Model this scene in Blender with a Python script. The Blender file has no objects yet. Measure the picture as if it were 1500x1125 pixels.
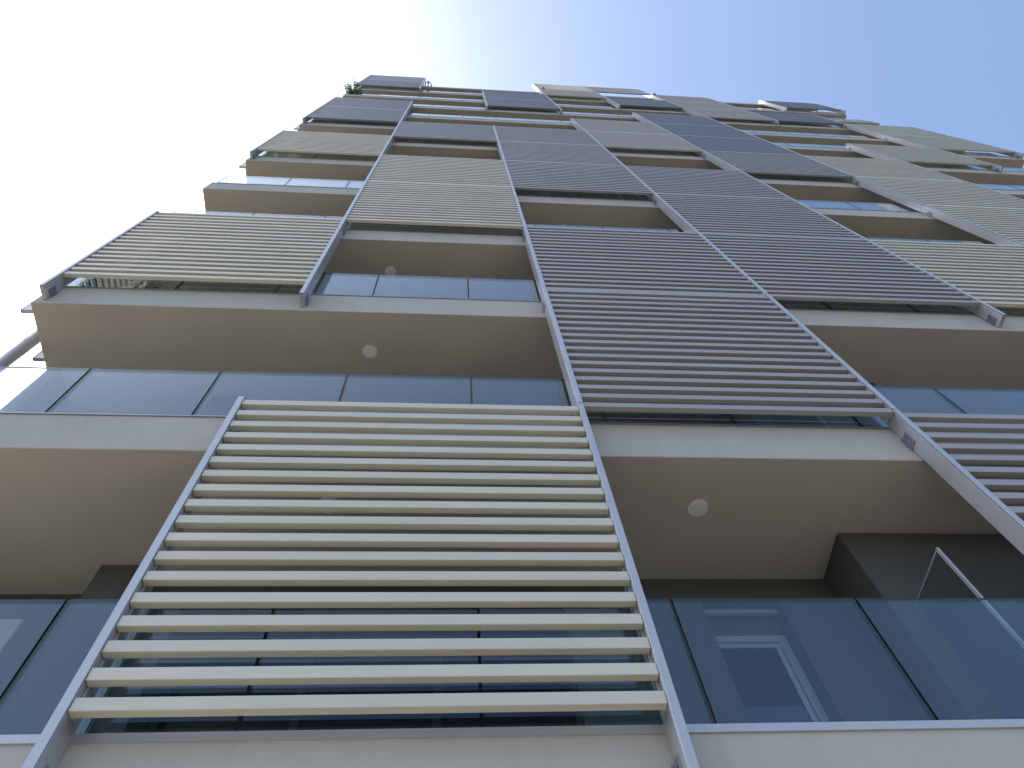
import bpy, bmesh, math, random
from mathutils import Matrix, Vector
random.seed(7)
scene = bpy.context.scene
C = scene.collection

# ------------------------------------------------------------------ camera, sky, sun, exposure
H = 3.1                                   # storey height
BAY = 2.8607
X0 = -4.6092                              # first fin
RX = [X0 + BAY * i for i in range(9)]     # fin centre lines
CAM = (0.0, -2.934, -2.555)
GROUND = -4.15
cam_d = bpy.data.cameras.new('camera'); cam = bpy.data.objects.new('camera', cam_d); C.objects.link(cam)
cr = Vector((0.9965164, -0.0549013, -0.0627759)); cu = Vector((-0.0216426, -0.8971988, 0.4410963)); cf = Vector((0.0805392, 0.4382011, 0.8952615))
m = Matrix((cr, cu, -cf)).transposed().to_4x4(); m.translation = CAM
cam.matrix_world = m
cam_d.sensor_width = 36; cam_d.lens = 26.11; cam_d.clip_start = 0.05; cam_d.clip_end = 3000
scene.camera = cam

SUN_EL, SUN_AZ = 54.0, -74.0              # azimuth from +Y towards +X
world = bpy.data.worlds.new('World'); scene.world = world; world.use_nodes = True
wn = world.node_tree.nodes; wl = world.node_tree.links
sky = wn.new('ShaderNodeTexSky'); sky.sky_type = 'NISHITA'; sky.sun_disc = False
sky.sun_elevation = math.radians(SUN_EL); sky.sun_rotation = math.radians(SUN_AZ)
sky.air_density = 1.0; sky.dust_density = 3.0; sky.ozone_density = 2.2; sky.altitude = 50
bg = wn['Background']; bg.inputs['Strength'].default_value = 0.15
wl.new(sky.outputs[0], bg.inputs[0])
sd = bpy.data.lights.new('sun', 'SUN'); so = bpy.data.objects.new('sun', sd); C.objects.link(so)
sd.energy = 2.8; sd.angle = math.radians(0.5); sd.color = (1, 0.95, 0.87)
el, az = math.radians(SUN_EL), math.radians(SUN_AZ)
sv = Vector((math.cos(el) * math.sin(az), math.cos(el) * math.cos(az), math.sin(el)))
so.rotation_euler = sv.to_track_quat('Z', 'Y').to_euler()
scene.render.engine = 'CYCLES'
scene.view_settings.view_transform = 'Standard'; scene.view_settings.look = 'None'
scene.view_settings.exposure = 1.2; scene.view_settings.gamma = 1
scene.cycles.max_bounces = 12; scene.cycles.transparent_max_bounces = 24
scene.cycles.caustics_reflective = False; scene.cycles.caustics_refractive = False

# ------------------------------------------------------------------ materials
def mat(name, col, rough=0.6, metal=0.0, spec=0.5, var=0.06, nscale=2.0, bump=0.0, bscale=60.0, objvar=0.04, extra=None):
    mt = bpy.data.materials.new(name); mt.use_nodes = True
    n, l = mt.node_tree.nodes, mt.node_tree.links
    b = n['Principled BSDF']
    b.inputs['Roughness'].default_value = rough; b.inputs['Metallic'].default_value = metal
    b.inputs['Specular IOR Level'].default_value = spec
    tc = n.new('ShaderNodeTexCoord'); geo = n.new('ShaderNodeNewGeometry')
    no = n.new('ShaderNodeTexNoise'); no.inputs['Scale'].default_value = nscale; no.inputs['Detail'].default_value = 6
    l.new(geo.outputs['Position'], no.inputs['Vector'])
    mr = n.new('ShaderNodeMapRange'); mr.inputs[1].default_value = 0.3; mr.inputs[2].default_value = 0.7
    mr.inputs[3].default_value = 1 - var; mr.inputs[4].default_value = 1 + var
    l.new(no.outputs['Fac'], mr.inputs[0])
    oi = n.new('ShaderNodeObjectInfo'); mo = n.new('ShaderNodeMapRange')
    mo.inputs[3].default_value = 1 - objvar; mo.inputs[4].default_value = 1 + objvar
    l.new(oi.outputs['Random'], mo.inputs[0])
    mu = n.new('ShaderNodeMath'); mu.operation = 'MULTIPLY'; l.new(mr.outputs[0], mu.inputs[0]); l.new(mo.outputs[0], mu.inputs[1])
    vm = n.new('ShaderNodeVectorMath'); vm.operation = 'SCALE'; vm.inputs[0].default_value = col
    l.new(mu.outputs[0], vm.inputs['Scale'])
    out = vm.outputs[0]
    if extra: out = extra(n, l, geo, out)
    l.new(out, b.inputs['Base Color'])
    if bump:
        n2 = n.new('ShaderNodeTexNoise'); n2.inputs['Scale'].default_value = bscale; n2.inputs['Detail'].default_value = 4
        l.new(geo.outputs['Position'], n2.inputs['Vector'])
        bp = n.new('ShaderNodeBump'); bp.inputs['Strength'].default_value = bump; bp.inputs['Distance'].default_value = 0.004
        l.new(n2.outputs['Fac'], bp.inputs['Height']); l.new(bp.outputs[0], b.inputs['Normal'])
    return mt

def mix_dark(n, l, src, fac, dark):
    mx = n.new('ShaderNodeMix'); mx.data_type = 'RGBA'
    l.new(fac, mx.inputs[0]); l.new(src, mx.inputs[6]); mx.inputs[7].default_value = (*dark, 1)
    return mx.outputs[2]

def streaks(n, l, geo, src):              # faint vertical rain streaks plus scattered spots
    mp = n.new('ShaderNodeMapping'); mp.inputs['Scale'].default_value = (7, 7, 0.55); l.new(geo.outputs['Position'], mp.inputs[0])
    a = n.new('ShaderNodeTexNoise'); a.inputs['Scale'].default_value = 1; a.inputs['Detail'].default_value = 5; l.new(mp.outputs[0], a.inputs['Vector'])
    r = n.new('ShaderNodeMapRange'); r.inputs[1].default_value = 0.52; r.inputs[2].default_value = 0.75; r.inputs[3].default_value = 0; r.inputs[4].default_value = 0.16
    l.new(a.outputs['Fac'], r.inputs[0])
    o = mix_dark(n, l, src, r.outputs[0], (0.3, 0.28, 0.24))
    v = n.new('ShaderNodeTexNoise'); v.inputs['Scale'].default_value = 14; v.inputs['Detail'].default_value = 3; l.new(geo.outputs['Position'], v.inputs['Vector'])
    r2 = n.new('ShaderNodeMapRange'); r2.inputs[1].default_value = 0.68; r2.inputs[2].default_value = 0.72; r2.inputs[3].default_value = 0; r2.inputs[4].default_value = 0.1
    l.new(v.outputs['Fac'], r2.inputs[0])
    return mix_dark(n, l, o, r2.outputs[0], (0.2, 0.18, 0.15))

def scuffs(n, l, geo, src):               # small dark handling marks and dust on painted tubes
    mp = n.new('ShaderNodeMapping'); mp.inputs['Scale'].default_value = (9, 30, 34); mp.inputs['Rotation'].default_value = (0, 0.7, 0)
    l.new(geo.outputs['Position'], mp.inputs[0])
    a = n.new('ShaderNodeTexNoise'); a.inputs['Scale'].default_value = 2.2; a.inputs['Detail'].default_value = 3; l.new(mp.outputs[0], a.inputs['Vector'])
    r = n.new('ShaderNodeMapRange'); r.inputs[1].default_value = 0.745; r.inputs[2].default_value = 0.78; r.inputs[3].default_value = 0; r.inputs[4].default_value = 0.5
    l.new(a.outputs['Fac'], r.inputs[0])
    o = mix_dark(n, l, src, r.outputs[0], (0.22, 0.21, 0.18))
    mp2 = n.new('ShaderNodeMapping'); mp2.inputs['Scale'].default_value = (1.2, 1, 26); l.new(geo.outputs['Position'], mp2.inputs[0])
    b = n.new('ShaderNodeTexNoise'); b.inputs['Scale'].default_value = 1; b.inputs['Detail'].default_value = 5; l.new(mp2.outputs[0], b.inputs['Vector'])
    r2 = n.new('ShaderNodeMapRange'); r2.inputs[1].default_value = 0.5; r2.inputs[2].default_value = 0.8; r2.inputs[3].default_value = 0; r2.inputs[4].default_value = 0.18
    l.new(b.outputs['Fac'], r2.inputs[0])
    return mix_dark(n, l, o, r2.outputs[0], (0.35, 0.33, 0.29))

M = {}
M['cream'] = mat('cream_paint', (0.60, 0.57, 0.465), 0.42, var=0.03, extra=scuffs)
M['taupe'] = mat('taupe_paint', (0.35, 0.325, 0.315), 0.30, var=0.03, extra=scuffs)
M['slate'] = mat('slate_blue_paint', (0.23, 0.235, 0.26), 0.30, var=0.03, extra=scuffs)
M['sand'] = mat('sand_paint', (0.54, 0.50, 0.46), 0.4, var=0.03, extra=scuffs)
M['silver'] = mat('silver_coated_aluminium', (0.49, 0.50, 0.52), 0.36, metal=0.3, var=0.04, extra=scuffs)
M['steel'] = mat('bracket_steel', (0.30, 0.31, 0.34), 0.4, metal=0.7)
M['gap'] = mat('black_rubber_gasket', (0.02, 0.02, 0.022), 0.7)
M['render'] = mat('off_white_render', (0.485, 0.455, 0.41), 0.9, spec=0.2, var=0.05, nscale=1.3, bump=0.35, bscale=90, objvar=0.01, extra=streaks)
M['soffit'] = mat('beige_soffit_render', (0.49, 0.45, 0.385), 0.92, spec=0.15, var=0.05, nscale=1.1, bump=0.3, bscale=90, objvar=0.01)
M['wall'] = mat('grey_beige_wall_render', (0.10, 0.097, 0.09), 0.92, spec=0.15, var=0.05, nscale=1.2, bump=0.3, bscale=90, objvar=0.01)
M['frame'] = mat('white_window_frame', (0.38, 0.39, 0.39), 0.4, var=0.02)
M['dark_pane'] = mat('dark_window_glass', (0.012, 0.016, 0.022), 0.04, spec=0.6, var=0.02)
M['edge'] = mat('green_glass_edge', (0.012, 0.05, 0.045), 0.2, var=0.02)
M['lamp'] = mat('opal_lamp_glass', (0.80, 0.80, 0.77), 0.3, var=0.02)
M['leaf'] = mat('green_leaves', (0.10, 0.20, 0.04), 0.5, var=0.3, nscale=9)
M['bark'] = mat('brown_bark', (0.12, 0.08, 0.05), 0.8)
M['pot'] = mat('terracotta_pot', (0.35, 0.15, 0.08), 0.8)
M['paving'] = mat('pale_paving', (0.31, 0.288, 0.25), 0.85, var=0.1, nscale=0.8, bump=0.3)
M['asphalt'] = mat('asphalt', (0.055, 0.055, 0.057), 0.85, var=0.15, nscale=1.5, bump=0.5)
M['earth'] = mat('dry_ground', (0.10, 0.095, 0.07), 0.95, var=0.2, nscale=0.15)
M['paint'] = mat('road_paint', (0.75, 0.75, 0.72), 0.7, var=0.08)

g = bpy.data.materials.new('clear_laminated_glass'); g.use_nodes = True
n, l = g.node_tree.nodes, g.node_tree.links; n.clear()
o = n.new('ShaderNodeOutputMaterial'); mx = n.new('ShaderNodeMixShader'); tr = n.new('ShaderNodeBsdfTransparent'); gl = n.new('ShaderNodeBsdfGlossy')
fr = n.new('ShaderNodeFresnel'); fr.inputs['IOR'].default_value = 1.60
tr.inputs[0].default_value = (0.78, 0.87, 0.92, 1); gl.inputs['Roughness'].default_value = 0.015; gl.inputs[0].default_value = (0.92, 1.0, 1.0, 1)
ge = n.new('ShaderNodeNewGeometry'); mr_ = n.new('ShaderNodeMapRange'); mr_.inputs[3].default_value = 1.57; mr_.inputs[4].default_value = 1 / 1.57
l.new(ge.outputs['Backfacing'], mr_.inputs[0]); l.new(mr_.outputs[0], fr.inputs['IOR'])     # same reflection on both faces of a pane
l.new(fr.outputs[0], mx.inputs[0]); l.new(tr.outputs[0], mx.inputs[1]); l.new(gl.outputs[0], mx.inputs[2]); l.new(mx.outputs[0], o.inputs[0])
M['glass'] = g
g2 = g.copy(); g2.name = 'satin_glass'; M['satin'] = g2
for q in g2.node_tree.nodes:
    if q.type == 'BSDF_TRANSPARENT': q.inputs[0].default_value = (0.82, 0.87, 0.90, 1)
    if q.type == 'BSDF_GLOSSY': q.inputs['Roughness'].default_value = 0.25

# ------------------------------------------------------------------ helpers
def box(bm, x0, x1, y0, y1, z0, z1, mi=0, bevel=0.0):
    vs = [bm.verts.new(v) for v in ((x0,y0,z0),(x1,y0,z0),(x1,y1,z0),(x0,y1,z0),(x0,y0,z1),(x1,y0,z1),(x1,y1,z1),(x0,y1,z1))]
    fs = [bm.faces.new([vs[i] for i in q]) for q in ((0,3,2,1),(4,5,6,7),(0,1,5,4),(1,2,6,5),(2,3,7,6),(3,0,4,7))]
    for f in fs: f.material_index = mi
    if bevel:
        es = list({e for f in fs for e in f.edges})
        bmesh.ops.bevel(bm, geom=es, offset=bevel, segments=1, affect='EDGES', profile=0.5, material=-1)
    return fs

def cyl(bm, p0, p1, r0, r1=None, seg=16, mi=0, caps=True):
    r1 = r0 if r1 is None else r1
    p0, p1 = Vector(p0), Vector(p1); d = (p1 - p0).normalized()
    a = d.orthogonal().normalized(); b = d.cross(a)
    ra, rb = [], []
    for i in range(seg):
        t = 2 * math.pi * i / seg; o_ = math.cos(t) * a + math.sin(t) * b
        ra.append(bm.verts.new(p0 + r0 * o_)); rb.append(bm.verts.new(p1 + r1 * o_))
    for i in range(seg):
        j = (i + 1) % seg
        f = bm.faces.new((ra[i], ra[j], rb[j], rb[i])); f.material_index = mi; f.smooth = True
    if caps:
        bm.faces.new(ra[::-1]).material_index = mi; bm.faces.new(rb).material_index = mi

def mesh(name, bm, mats):
    bmesh.ops.recalc_face_normals(bm, faces=bm.faces)
    me = bpy.data.meshes.new(name); bm.to_mesh(me); bm.free()
    for k in (mats if isinstance(mats, (list, tuple)) else [mats]): me.materials.append(M[k])
    return me

def link(name, data, parent=None, loc=(0, 0, 0), rot=None):
    ob = bpy.data.objects.new(name, data); C.objects.link(ob)
    ob.location = loc
    if rot: ob.rotation_euler = rot
    if parent is not None: ob.parent = parent
    return ob

def obj(name, bm, mats, parent=None, loc=(0, 0, 0), rot=None):
    return link(name, mesh(name, bm, mats), parent, loc, rot)

def boxes(name, bs, mats, parent=None, loc=(0, 0, 0), bevel=0.0):
    bm = bmesh.new()
    for b in bs: box(bm, *b[:6], mi=(b[6] if len(b) > 6 else 0), bevel=bevel)
    return obj(name, bm, mats, parent, loc)

def thing(name, label, cat, loc=(0, 0, 0), group=None):
    ob = link(name, None, None, loc); ob['label'] = label; ob['category'] = cat
    if group: ob['group'] = group
    return ob

# ------------------------------------------------------------------ ground
def struct(ob): ob['kind'] = 'structure'; return ob
struct(boxes('ground', [(-900, 900, -900, 900, GROUND - 0.9, GROUND - 0.16)], 'earth'))
struct(boxes('pavement', [(-60, 70, -5.2, 1.9, GROUND - 0.5, GROUND)], 'paving'))
struct(boxes('road', [(-60, 70, -13.5, -5.36, GROUND - 0.5, GROUND - 0.13)], 'asphalt'))
struct(boxes('kerb', [(-60, 70, -5.35, -5.21, GROUND - 0.5, GROUND + 0.005)], 'render', bevel=0.01))
struct(boxes('far_pavement', [(-60, 70, -20, -13.51, GROUND - 0.5, GROUND)], 'paving'))
struct(boxes('road_marking', [(x, x + 2, -9.5, -9.38, GROUND - 0.13, GROUND - 0.126) for x in range(-58, 68, 4)], 'paint'))

# ------------------------------------------------------------------ apartment building
XL, XR = -4.72, 18.34                 # slab ends
BL, BR = -2.87, 17.6                   # body ends
YF, YB, YE = 0.18, 1.45, 13.0
NF = 12
top = lambda k: H * k - 0.05
bld = thing('apartment_building', 'tall beige apartment building with stacked balconies seen steeply from below', 'building', (6.8, 6, GROUND))
def B(name, data_bs, mats, parent=None, bevel=0.0):       # boxes in world coordinates, child of the building or of a part
    ob = boxes(name, data_bs, mats, parent or bld, bevel=bevel)
    if parent is None: ob.location = -bld.location
    return ob
def Bbm(name, bm, mats, parent=None):
    ob = obj(name, bm, mats, parent or bld)
    if parent is None: ob.location = -bld.location
    return ob

OPEN = []                             # openings of the front wall: (x0, x1, head height above floor, kind)
for s in (-1, 0, 1, 2):
    d = s * 3 * BAY
    for a, b, hh, kind in ((-2.13, 0.98, 2.28, 'w'), (2.17, 2.86, 2.28, 'd')):
        if BL + 0.3 < a + d and b + d < BR - 0.3: OPEN.append((a + d, b + d, hh, kind))
OPEN.sort()
REC = 0.28
window_cache = {}
for k in range(NF):
    zt, zb = top(k), top(k + 1) - 0.53
    # wall with openings
    bs, x = [], BL
    for a, b, hh, kind in OPEN:
        bs.append((x, a, YB, YB + 0.35, zt, zb)); bs.append((a, b, YB, YB + 0.35, zt + hh, zb)); x = b
    bs.append((x, BR, YB, YB + 0.35, zt, zb))
    bs += [(BL, BL + 0.3, YB + 0.35, YE, zt, zb), (-4.55, BL - 0.001, 1.62, 1.9, zt, zb), (-4.70, -4.551, 1.0, YE, zt, zb)]; bs.append((BR - 0.3, BR, YB + 0.35, YE, zt, zb)); bs.append((BL + 0.3, BR - 0.3, YE - 0.3, YE, zt, zb))
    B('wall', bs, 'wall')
    for a, b, hh, kind in OPEN:
        w = b - a
        y0 = YB + (REC if kind == 'w' else 0.16)
        key = (round(w, 3), kind)
        if key not in window_cache:
            fw = 0.07
            fr_ = bmesh.new(); h0 = hh - (0.0 if kind == 'w' else 0.23)
            box(fr_, 0, fw, 0, 0.06, 0.02, h0, bevel=0.004); box(fr_, w - fw, w, 0, 0.06, 0.02, h0, bevel=0.004)
            box(fr_, fw, w - fw, 0, 0.06, h0 - fw, h0, bevel=0.004); box(fr_, fw, w - fw, 0, 0.06, 0.02, 0.02 + fw, bevel=0.004)
            if kind == 'd':
                box(fr_, 0, w, -0.075, -0.035, hh - 0.045, hh - 0.001); box(fr_, 0, w, 0.0, 0.06, h0 + 0.001, hh - 0.001, 1)      # blind slot above the frame
                box(fr_, fw, w - fw, 0.012, 0.05, h0 - fw - 0.055, h0 - fw - 0.012); box(fr_, w - fw - 0.055, w - fw - 0.012, 0.012, 0.05, 0.09, h0 - fw - 0.055)
            else:
                for q in (1, 2): box(fr_, w * q / 3 - 0.035, w * q / 3 + 0.035, 0.005, 0.055, 0.02 + fw, h0 - fw, bevel=0.004)
            pn = bmesh.new()
            if kind == 'd': pns = [(fw, w - fw - 0.055, 0.09, h0 - fw - 0.055)]
            else: pns = [(fw if q == 0 else w * q / 3 + 0.035, w - fw if q == 2 else w * (q + 1) / 3 - 0.035, 0.09, h0 - fw) for q in range(3)]
            window_cache[key] = (mesh('window_frame', fr_, ['frame', 'wall'] if kind == 'd' else ['gap']), [mesh('pane', (lambda bmm: (box(bmm, p[0], p[1], 0.025, 0.04, p[2], p[3]), bmm)[1])(bmesh.new()), 'dark_pane') for p in pns])
        fm, pms = window_cache[key]
        f = link('window' if kind == 'w' else 'door', fm, bld, Vector((a, y0, zt)) - bld.location)
        for pm in pms: link('pane', pm, f)
    # piers on the balconies
    for s in (-1, 0, 1):
        d = s * 3 * BAY
        px = 3.39 + d
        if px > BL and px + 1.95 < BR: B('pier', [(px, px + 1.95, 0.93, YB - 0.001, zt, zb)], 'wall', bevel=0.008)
    B('roller_shutter', [(-4.45, -3.39, 1.59, 1.6195, zt + 0.02, zt + 2.25)], 'soffit')
    B('door_jamb', [(-2.469, -2.35, 1.40, YB - 0.001, zt, zt + 2.28)], 'frame')
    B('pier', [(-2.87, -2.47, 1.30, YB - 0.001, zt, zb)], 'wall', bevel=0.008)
# slabs
for k in range(NF + 1):
    t = top(k); b = t - 0.53
    bm = bmesh.new()
    fs = box(bm, XL, XR, YF, YE + 0.7, b, t)
    fs[0].material_index = 1
    bmesh.ops.bevel(bm, geom=list({e for f in fs for e in f.edges}), offset=0.006, segments=1, affect='EDGES')
    Bbm('slab', bm, ['render', 'soffit'])
    if k < NF:
        B('drip_trim', [(XL + 0.01, XR - 0.01, YF - 0.012, YF + 0.055, t - 0.035 if k == 0 else t - 0.006, t + 0.012)], 'silver' if k == 0 else 'steel')
B('parapet', [(XL, XR, YF + 0.02, YF + 0.25, top(NF), top(NF) + 0.12), (XL, XL + 0.22, YF + 0.25, YE + 0.7, top(NF), top(NF) + 0.12), (XR - 0.22, XR, YF + 0.25, YE + 0.7, top(NF), top(NF) + 0.12)], 'render')
# ground floor
B('ground_floor_wall', [(BL, 1.0, 1.45, 1.8, GROUND, top(0) - 0.53), (3.4, BR, 1.45, 1.8, GROUND, top(0) - 0.53), (1.0, 3.4, 1.45, 1.8, GROUND + 2.4, top(0) - 0.53), (BL, BL + 0.3, 1.8, YE, GROUND, top(0) - 0.53), (BR - 0.3, BR, 1.8, YE, GROUND, top(0) - 0.53)], 'wall')
B('entrance_glazing', [(1.0, 3.4, 1.6, 1.63, GROUND, GROUND + 2.4)], 'dark_pane')

# balustrades: one part per storey, each pane a sub-part
PW = 1.188
def pane_mesh(w):
    bm = bmesh.new(); fs = box(bm, 0, w, 0, 0.018, 0, 0.945)
    for i in (0, 1, 3, 5): fs[i].material_index = 1
    return mesh('glass_pane', bm, ['glass', 'edge'])
pm_full = pane_mesh(PW - 0.018); side_pm = pane_mesh(0.74)
joint0 = -3.38
for k in range(NF):
    t = top(k)
    rail = B('balustrade', [(XL + 0.03, XR - 0.03, YF + 0.022, YF + 0.056, t + 0.012, t + 0.03), (XL + 0.022, XL + 0.056, YF + 0.056, 0.995, t + 0.001, t + 0.03)], 'steel')
    xs = [XL + 0.04] + [joint0 + PW * i for i in range(19) if joint0 + PW * i < XR - 0.3] + [XR - 0.04]
    for a, b in zip(xs[:-1], xs[1:]):
        me = pm_full if abs(b - a - PW) < 1e-4 else pane_mesh(b - a - 0.018)
        pn = link('glass_pane', me, rail, (a + 0.009, YF + 0.03, t + 0.012))
        pn.rotation_euler = (random.uniform(-.0022, .0022), 0, 0)
    for i in range(1):
        pn = link('glass_pane', side_pm, rail, (XL + 0.046, YF + 0.06 + PW * i, t + 0.012)); pn.rotation_euler = (0, 0, math.pi / 2)
# balcony dividers
for k in range(NF):
    t = top(k)
    for s in (0, 1):
        x = 3.62 + s * 3 * BAY
        dv = B('glass_divider', [(x - 0.006, x + 0.006, 0.424, 0.929, t + 1.688, t + 1.70), (x - 0.010, x + 0.010, 0.40, 0.424, t, t + 1.70)], 'silver')
        B('pane', [(x - 0.005, x + 0.005, 0.424, 0.925, t + 0.02, t + 1.688)], 'satin', parent=dv)
# ceiling lights
bm = bmesh.new(); cyl(bm, (0, 0, 0), (0, 0, -0.008), 0.088, 0.086, 32)
lamp_ring = mesh('ceiling_light', bm, 'lamp')
bm = bmesh.new(); cyl(bm, (0, 0, -0.008), (0, 0, -0.014), 0.064, 0.060, 32); lamp_disc = mesh('diffuser', bm, 'lamp')
for k in range(1, NF + 1):
    for i in (0, 1, 2.786, 3.786, 5.572):
        lp = link('ceiling_light', lamp_ring, bld, Vector((-0.98 + 3.08 * i + (random.uniform(-.03, .03) if k > 2 else 0), 0.68, top(k) - 0.53)) - bld.location)
        link('diffuser', lamp_disc, lp)

# ------------------------------------------------------------------ louvre screens
SL_N, SL_P, SL_H, SL_D = 18, 0.1777, 0.077, 0.05
SL_TOP = 3.055
FINW = 0.05
def slat_mesh(kind, w):
    bm = bmesh.new(); box(bm, 0, w, 0, SL_D, -SL_H, 0, bevel=0.0025); return mesh('slat', bm, kind)
def all_slats(kind, w):
    bm = bmesh.new()
    for i in range(SL_N): box(bm, 0, w, 0, SL_D, SL_TOP - SL_P * i - SL_H, SL_TOP - SL_P * i)
    return mesh('slats', bm, kind)
W = BAY - FINW - 0.004
SM = {c: slat_mesh(c, W) for c in ('cream', 'taupe', 'slate', 'sand')}
SA = {c: all_slats(c, W) for c in ('cream', 'taupe', 'slate', 'sand')}
bm = bmesh.new(); box(bm, 0, 0.012, SL_D + 0.001, SL_D + 0.035, -0.03, 3.05)
side_meshes = mesh('side_frame', bm, 'silver')
ORD = ['first', 'second', 'third', 'fourth', 'fifth', 'sixth', 'seventh', 'eighth']
CN = {'cream': 'cream', 'taupe': 'purple-grey', 'slate': 'dark blue-grey', 'sand': 'warm pale grey'}
PANELS = {0: [('cream', 2, 3), ('cream', 5, 6), ('slate', 7, 9), ('slate', 11, 13)],
          1: [('cream', 0, 1), ('cream', 3, 5), ('taupe', 6, 7)],
          2: [('taupe', 1, 3), ('taupe', 4, 7), ('slate', 9, 11)],
          3: [('taupe', 0, 1), ('taupe', 2, 5), ('sand', 6, 8), ('cream', 11, 13)],
          4: [('cream', 2, 3), ('taupe', 5, 6), ('slate', 6, 9), ('slate', 10, 11), ('taupe', 12, 13)],
          5: [('cream', 3, 6), ('sand', 9, 12)],
          6: [('cream', 6, 7), ('slate', 9, 10)],
          7: [('cream', 7, 9), ('slate', 11, 12)]}
used = [set() for _ in range(9)]
for col, runs in PANELS.items():
    mods = [(c, j) for c, a, b in runs for j in range(a, b)]
    n_ = len(mods)
    for idx, (c, j) in enumerate(mods):
        used[col].add(j); used[col + 1].add(j)
        pos = ('lowest' if idx == 0 else 'topmost' if idx == n_ - 1 else ORD[idx] + ' up')
        lab = '%s slatted screen, %s in the %s column from the left' % (CN[c], pos, ORD[col])
        if (col, j) == (1, 0): lab = 'large cream slatted sunshade screen nearest the viewer, across the bottom balcony'
        if (col, j) == (0, 2): lab = 'cream slatted screen at the left corner with sun glints on the glass below it'
        t = thing('louvre_screen', lab, 'sunshade', (RX[col] + FINW / 2 + 0.002, 0.011, H * j), 'slatted sunshade screens on the facade')
        if j <= 5:
            for i in range(SL_N):
                s_ = link('slat', SM[c], t, (0, random.uniform(-.001, .001), SL_TOP - SL_P * i + random.uniform(-.0012, .0012)))
                s_.rotation_euler = (random.uniform(-.006, .006), random.uniform(-.0003, .0003), 0)
        else:
            s_ = link('slats', SA[c], t); s_['kind'] = 'stuff'
        link('side_frame', side_meshes, t); link('side_frame', side_meshes, t, (W - 0.012, 0, 0))

# ------------------------------------------------------------------ vertical fins
def fin_bm(z0, z1):
    bm = bmesh.new(); h = FINW / 2
    box(bm, -h, h, 0, 0.009, z0, z1, 0, 0.0015)
    box(bm, -h + 0.010, h - 0.010, 0.009, 0.016, z0 + 0.002, z1 - 0.002, 1)
    box(bm, -h + 0.001, h - 0.001, 0.016, 0.172, z0, z1, 0, 0.0015)
    return bm
fin_cache = {}
def fin_mesh(z0, z1):
    k = (round(z0, 3), round(z1, 3))
    if k not in fin_cache: fin_cache[k] = mesh('fin_module', fin_bm(z0, z1), ['silver', 'gap'])
    return fin_cache[k]
def bracket_bm():
    bm = bmesh.new()
    for s in (-1, 1):
        x0, x1 = (FINW / 2, FINW / 2 + 0.008) if s > 0 else (-FINW / 2 - 0.008, -FINW / 2)
        box(bm, x0, x1, 0.085, 0.172, -0.09, 0.07, 0, 0.001)
        box(bm, min(x0 * 1.0, x1) if s > 0 else x0 - 0.010, x1 + 0.010 if s > 0 else x1, 0.166, 0.1795, -0.09, 0.07)
        xc = x1 if s > 0 else x0
        for zz in (-0.045, 0.03): cyl(bm, (xc, 0.118, zz), (xc + s * 0.008, 0.118, zz), 0.011, 0.011, 6)
    return bm
br_mesh = mesh('bracket', bracket_bm(), 'steel')
FN = ['the left corner'] + ['the %s and %s screen columns' % (ORD[i], ORD[i + 1]) for i in range(7)] + ['the right corner']
TAIL = 0.49
for i in range(9):
    js = sorted(used[i]); runs = []
    for j in js:
        if runs and runs[-1][1] == j: runs[-1][1] = j + 1
        else: runs.append([j, j + 1])
    for ri, (a, b) in enumerate(runs):
        where = ('between ' if 0 < i < 8 else 'at ') + FN[i]
        which = '' if len(runs) == 1 else (', lowest length' if ri == 0 else ', topmost length' if ri == len(runs) - 1 else (', middle length' if len(runs) == 3 else ', %s length from the bottom' % ORD[ri]))
        t = thing('vertical_fin', 'silver fin %s%s' % (where, which), 'fin', (RX[i], 0, H * a), 'vertical silver fins holding the sunshade screens')
        for j in range(a, b):
            z0 = -TAIL if j == a else 0.006
            link('fin_module', fin_mesh(z0, H - 0.006), t, (random.uniform(-.0008, .0008), 0, H * (j - a)))
            link('bracket', br_mesh, t, (0, 0, H * (j - a) - 0.33))
        link('bracket', br_mesh, t, (0, 0, H * (b - a) - 0.33))

# side facade (left): fins and screens turned by 90 degrees, seen edge-on past the slab ends
SIDE = [(0.33, 0.93, [(2, 3, 'cream'), (7, 9, 'slate'), (11, 12, 'slate')]), (0.36, 3.2, [(5, 6, 'cream')]), (0.93, 3.79, [(2, 3, 'cream')]), (3.84, 6.7, [(3, 5, 'taupe'), (7, 8, 'cream')])]
xs_ = XL - 0.181
for si, (ya, yb, runs) in enumerate(SIDE):
    w = yb - ya - FINW
    for a, b, c in runs:
        nm = {(0, 2): 'narrow cream screen turned round the left corner of the third floor', (0, 7): 'narrow dark screen turned round the left corner high up', (0, 11): 'narrow dark screen turned round the left corner just under the roof',
              (1, 5): 'sunlit cream side screen showing as thin stripes left of the upper slab', (2, 2): 'cream side screen behind the left corner catching the sun',
              (3, 3): 'purple-grey screen far back on the left side', (3, 7): 'cream screen far back and high on the left side'}[(si, a)]
        t = thing('side_screen', nm, 'sunshade', (xs_, ya, H * a), 'sunshade screens on the left side of the building')
        sm = slat_mesh(c, w) if b - a < 3 else None
        for j in range(a, b):
            for i in range(SL_N):
                s_ = link('slat', sm, t, (0.011 + SL_D, FINW / 2, H * (j - a) + SL_TOP - SL_P * i)); s_.rotation_euler = (0, 0, math.pi / 2)
        for y, wd in ((0, 'near'), (yb - ya, 'far')):
            if si == 2 and wd == 'near' : pass
            for j in range(a, b):
                z0 = -TAIL if j == a else 0.006
                f_ = link('fin_module', fin_mesh(z0, H - 0.006), t, (0, y, H * (j - a))); f_.rotation_euler = (0, 0, -math.pi / 2)

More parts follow.
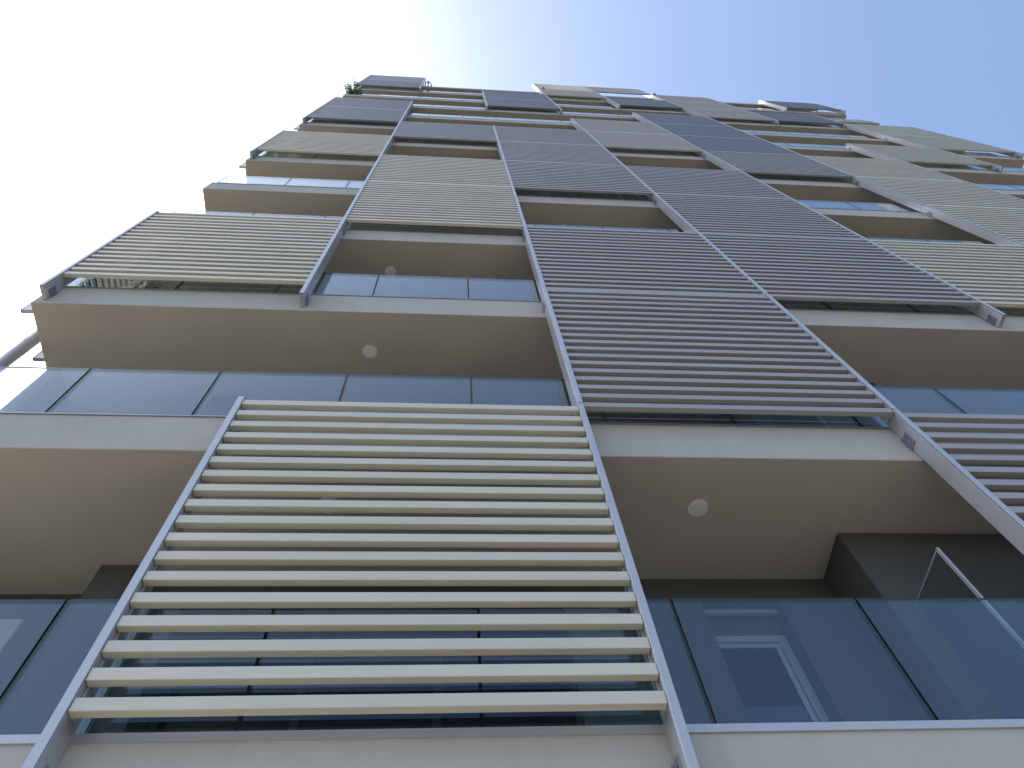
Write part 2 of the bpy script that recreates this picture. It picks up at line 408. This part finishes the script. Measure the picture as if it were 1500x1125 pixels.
t = thing('downpipe', 'round grey pipe passing the slab ends at the left edge', 'pipe', (-4.88, 0.70, GROUND))
bm = bmesh.new(); cyl(bm, (0, 0, 0), (0, 0, 6.25 - GROUND), 0.075, seg=24); obj('pipe', bm, 'silver', t)
for zz in (3.0, 6.0, 8.0):
    bm = bmesh.new(); cyl(bm, (0, 0, zz), (0, 0, zz + 0.05), 0.082, seg=24); box(bm, 0.05, 0.16, -0.02, 0.02, zz, zz + 0.05); obj('pipe_clip', bm, 'steel', t)

# ------------------------------------------------------------------ roof hooks and the shrub
for q, x in enumerate((-1.5, 4.25, 9.95)):
    t = thing('roof_bracket', ['small arched metal bracket on the roof edge, leftmost of the three', 'small arched metal bracket on the roof edge, middle of the three', 'small arched metal bracket on the roof edge, rightmost of the three'][q], 'bracket', (x, 0.06 + 0.12, top(NF) + 0.165), 'arched brackets on the roof edge')
    bm = bmesh.new(); pts = [Vector((0.15 * math.cos(a_), -0.06 - 0.12 * math.sin(a_), 0)) for a_ in [math.pi * i / 10 for i in range(11)]]
    for p, q_ in zip(pts[:-1], pts[1:]): cyl(bm, p, q_, 0.022, seg=8)
    for sx in (-0.15, 0.15): cyl(bm, (sx, 0.02, 0), (sx, -0.06, 0), 0.03, seg=8); box(bm, sx - 0.05, sx + 0.05, 0, 0.12, -0.04, 0.04)
    obj('arch', bm, 'gap', t)
    bm = bmesh.new(); cyl(bm, (0, 0.02, 0), (0, -0.24, 0), 0.03, seg=10); box(bm, -0.05, 0.05, 0, 0.12, -0.04, 0.04)
    obj('post', bm, 'gap', t)

zp = top(10)
t = thing('potted_shrub', 'green leafy shrub spilling over the balcony edge at the upper left corner', 'plant', (-4.35, 0.5, zp))
bm = bmesh.new(); cyl(bm, (0, 0, 0), (0, 0, 0.45), 0.16, 0.22, 16); obj('pot', bm, 'pot', t)
bm = bmesh.new(); tips = []
for i in range(16):
    a_ = random.uniform(0, 6.28); p = Vector((0, 0, 0.45)); d = Vector((0.45 * math.cos(a_) - 0.28, 0.45 * math.sin(a_) - 0.12, 1)).normalized(); r = 0.018
    for s in range(6):
        q_ = p + d * random.uniform(0.1, 0.2); cyl(bm, p, q_, r, r * 0.75, 6); tips.append(q_); p = q_; r *= 0.75
        d = (d + Vector((random.uniform(-.4, .25), random.uniform(-.35, .3), random.uniform(-.3, .15)))).normalized()
obj('stem', bm, 'bark', t)
bm = bmesh.new()
for tp in tips:
    for _ in range(26):
        c = tp + Vector((random.gauss(0, .08), random.gauss(0, .08), random.gauss(0, .08)))
        u = Vector((random.gauss(0, 1), random.gauss(0, 1), random.gauss(0, 1))).normalized(); v = u.orthogonal().normalized(); s = random.uniform(.03, .06)
        bm.faces.new([bm.verts.new(c - u * s), bm.verts.new(c + v * s * .45), bm.verts.new(c + u * s), bm.verts.new(c - v * s * .45)])
lf = obj('foliage', bm, 'leaf', t); lf['kind'] = 'stuff'
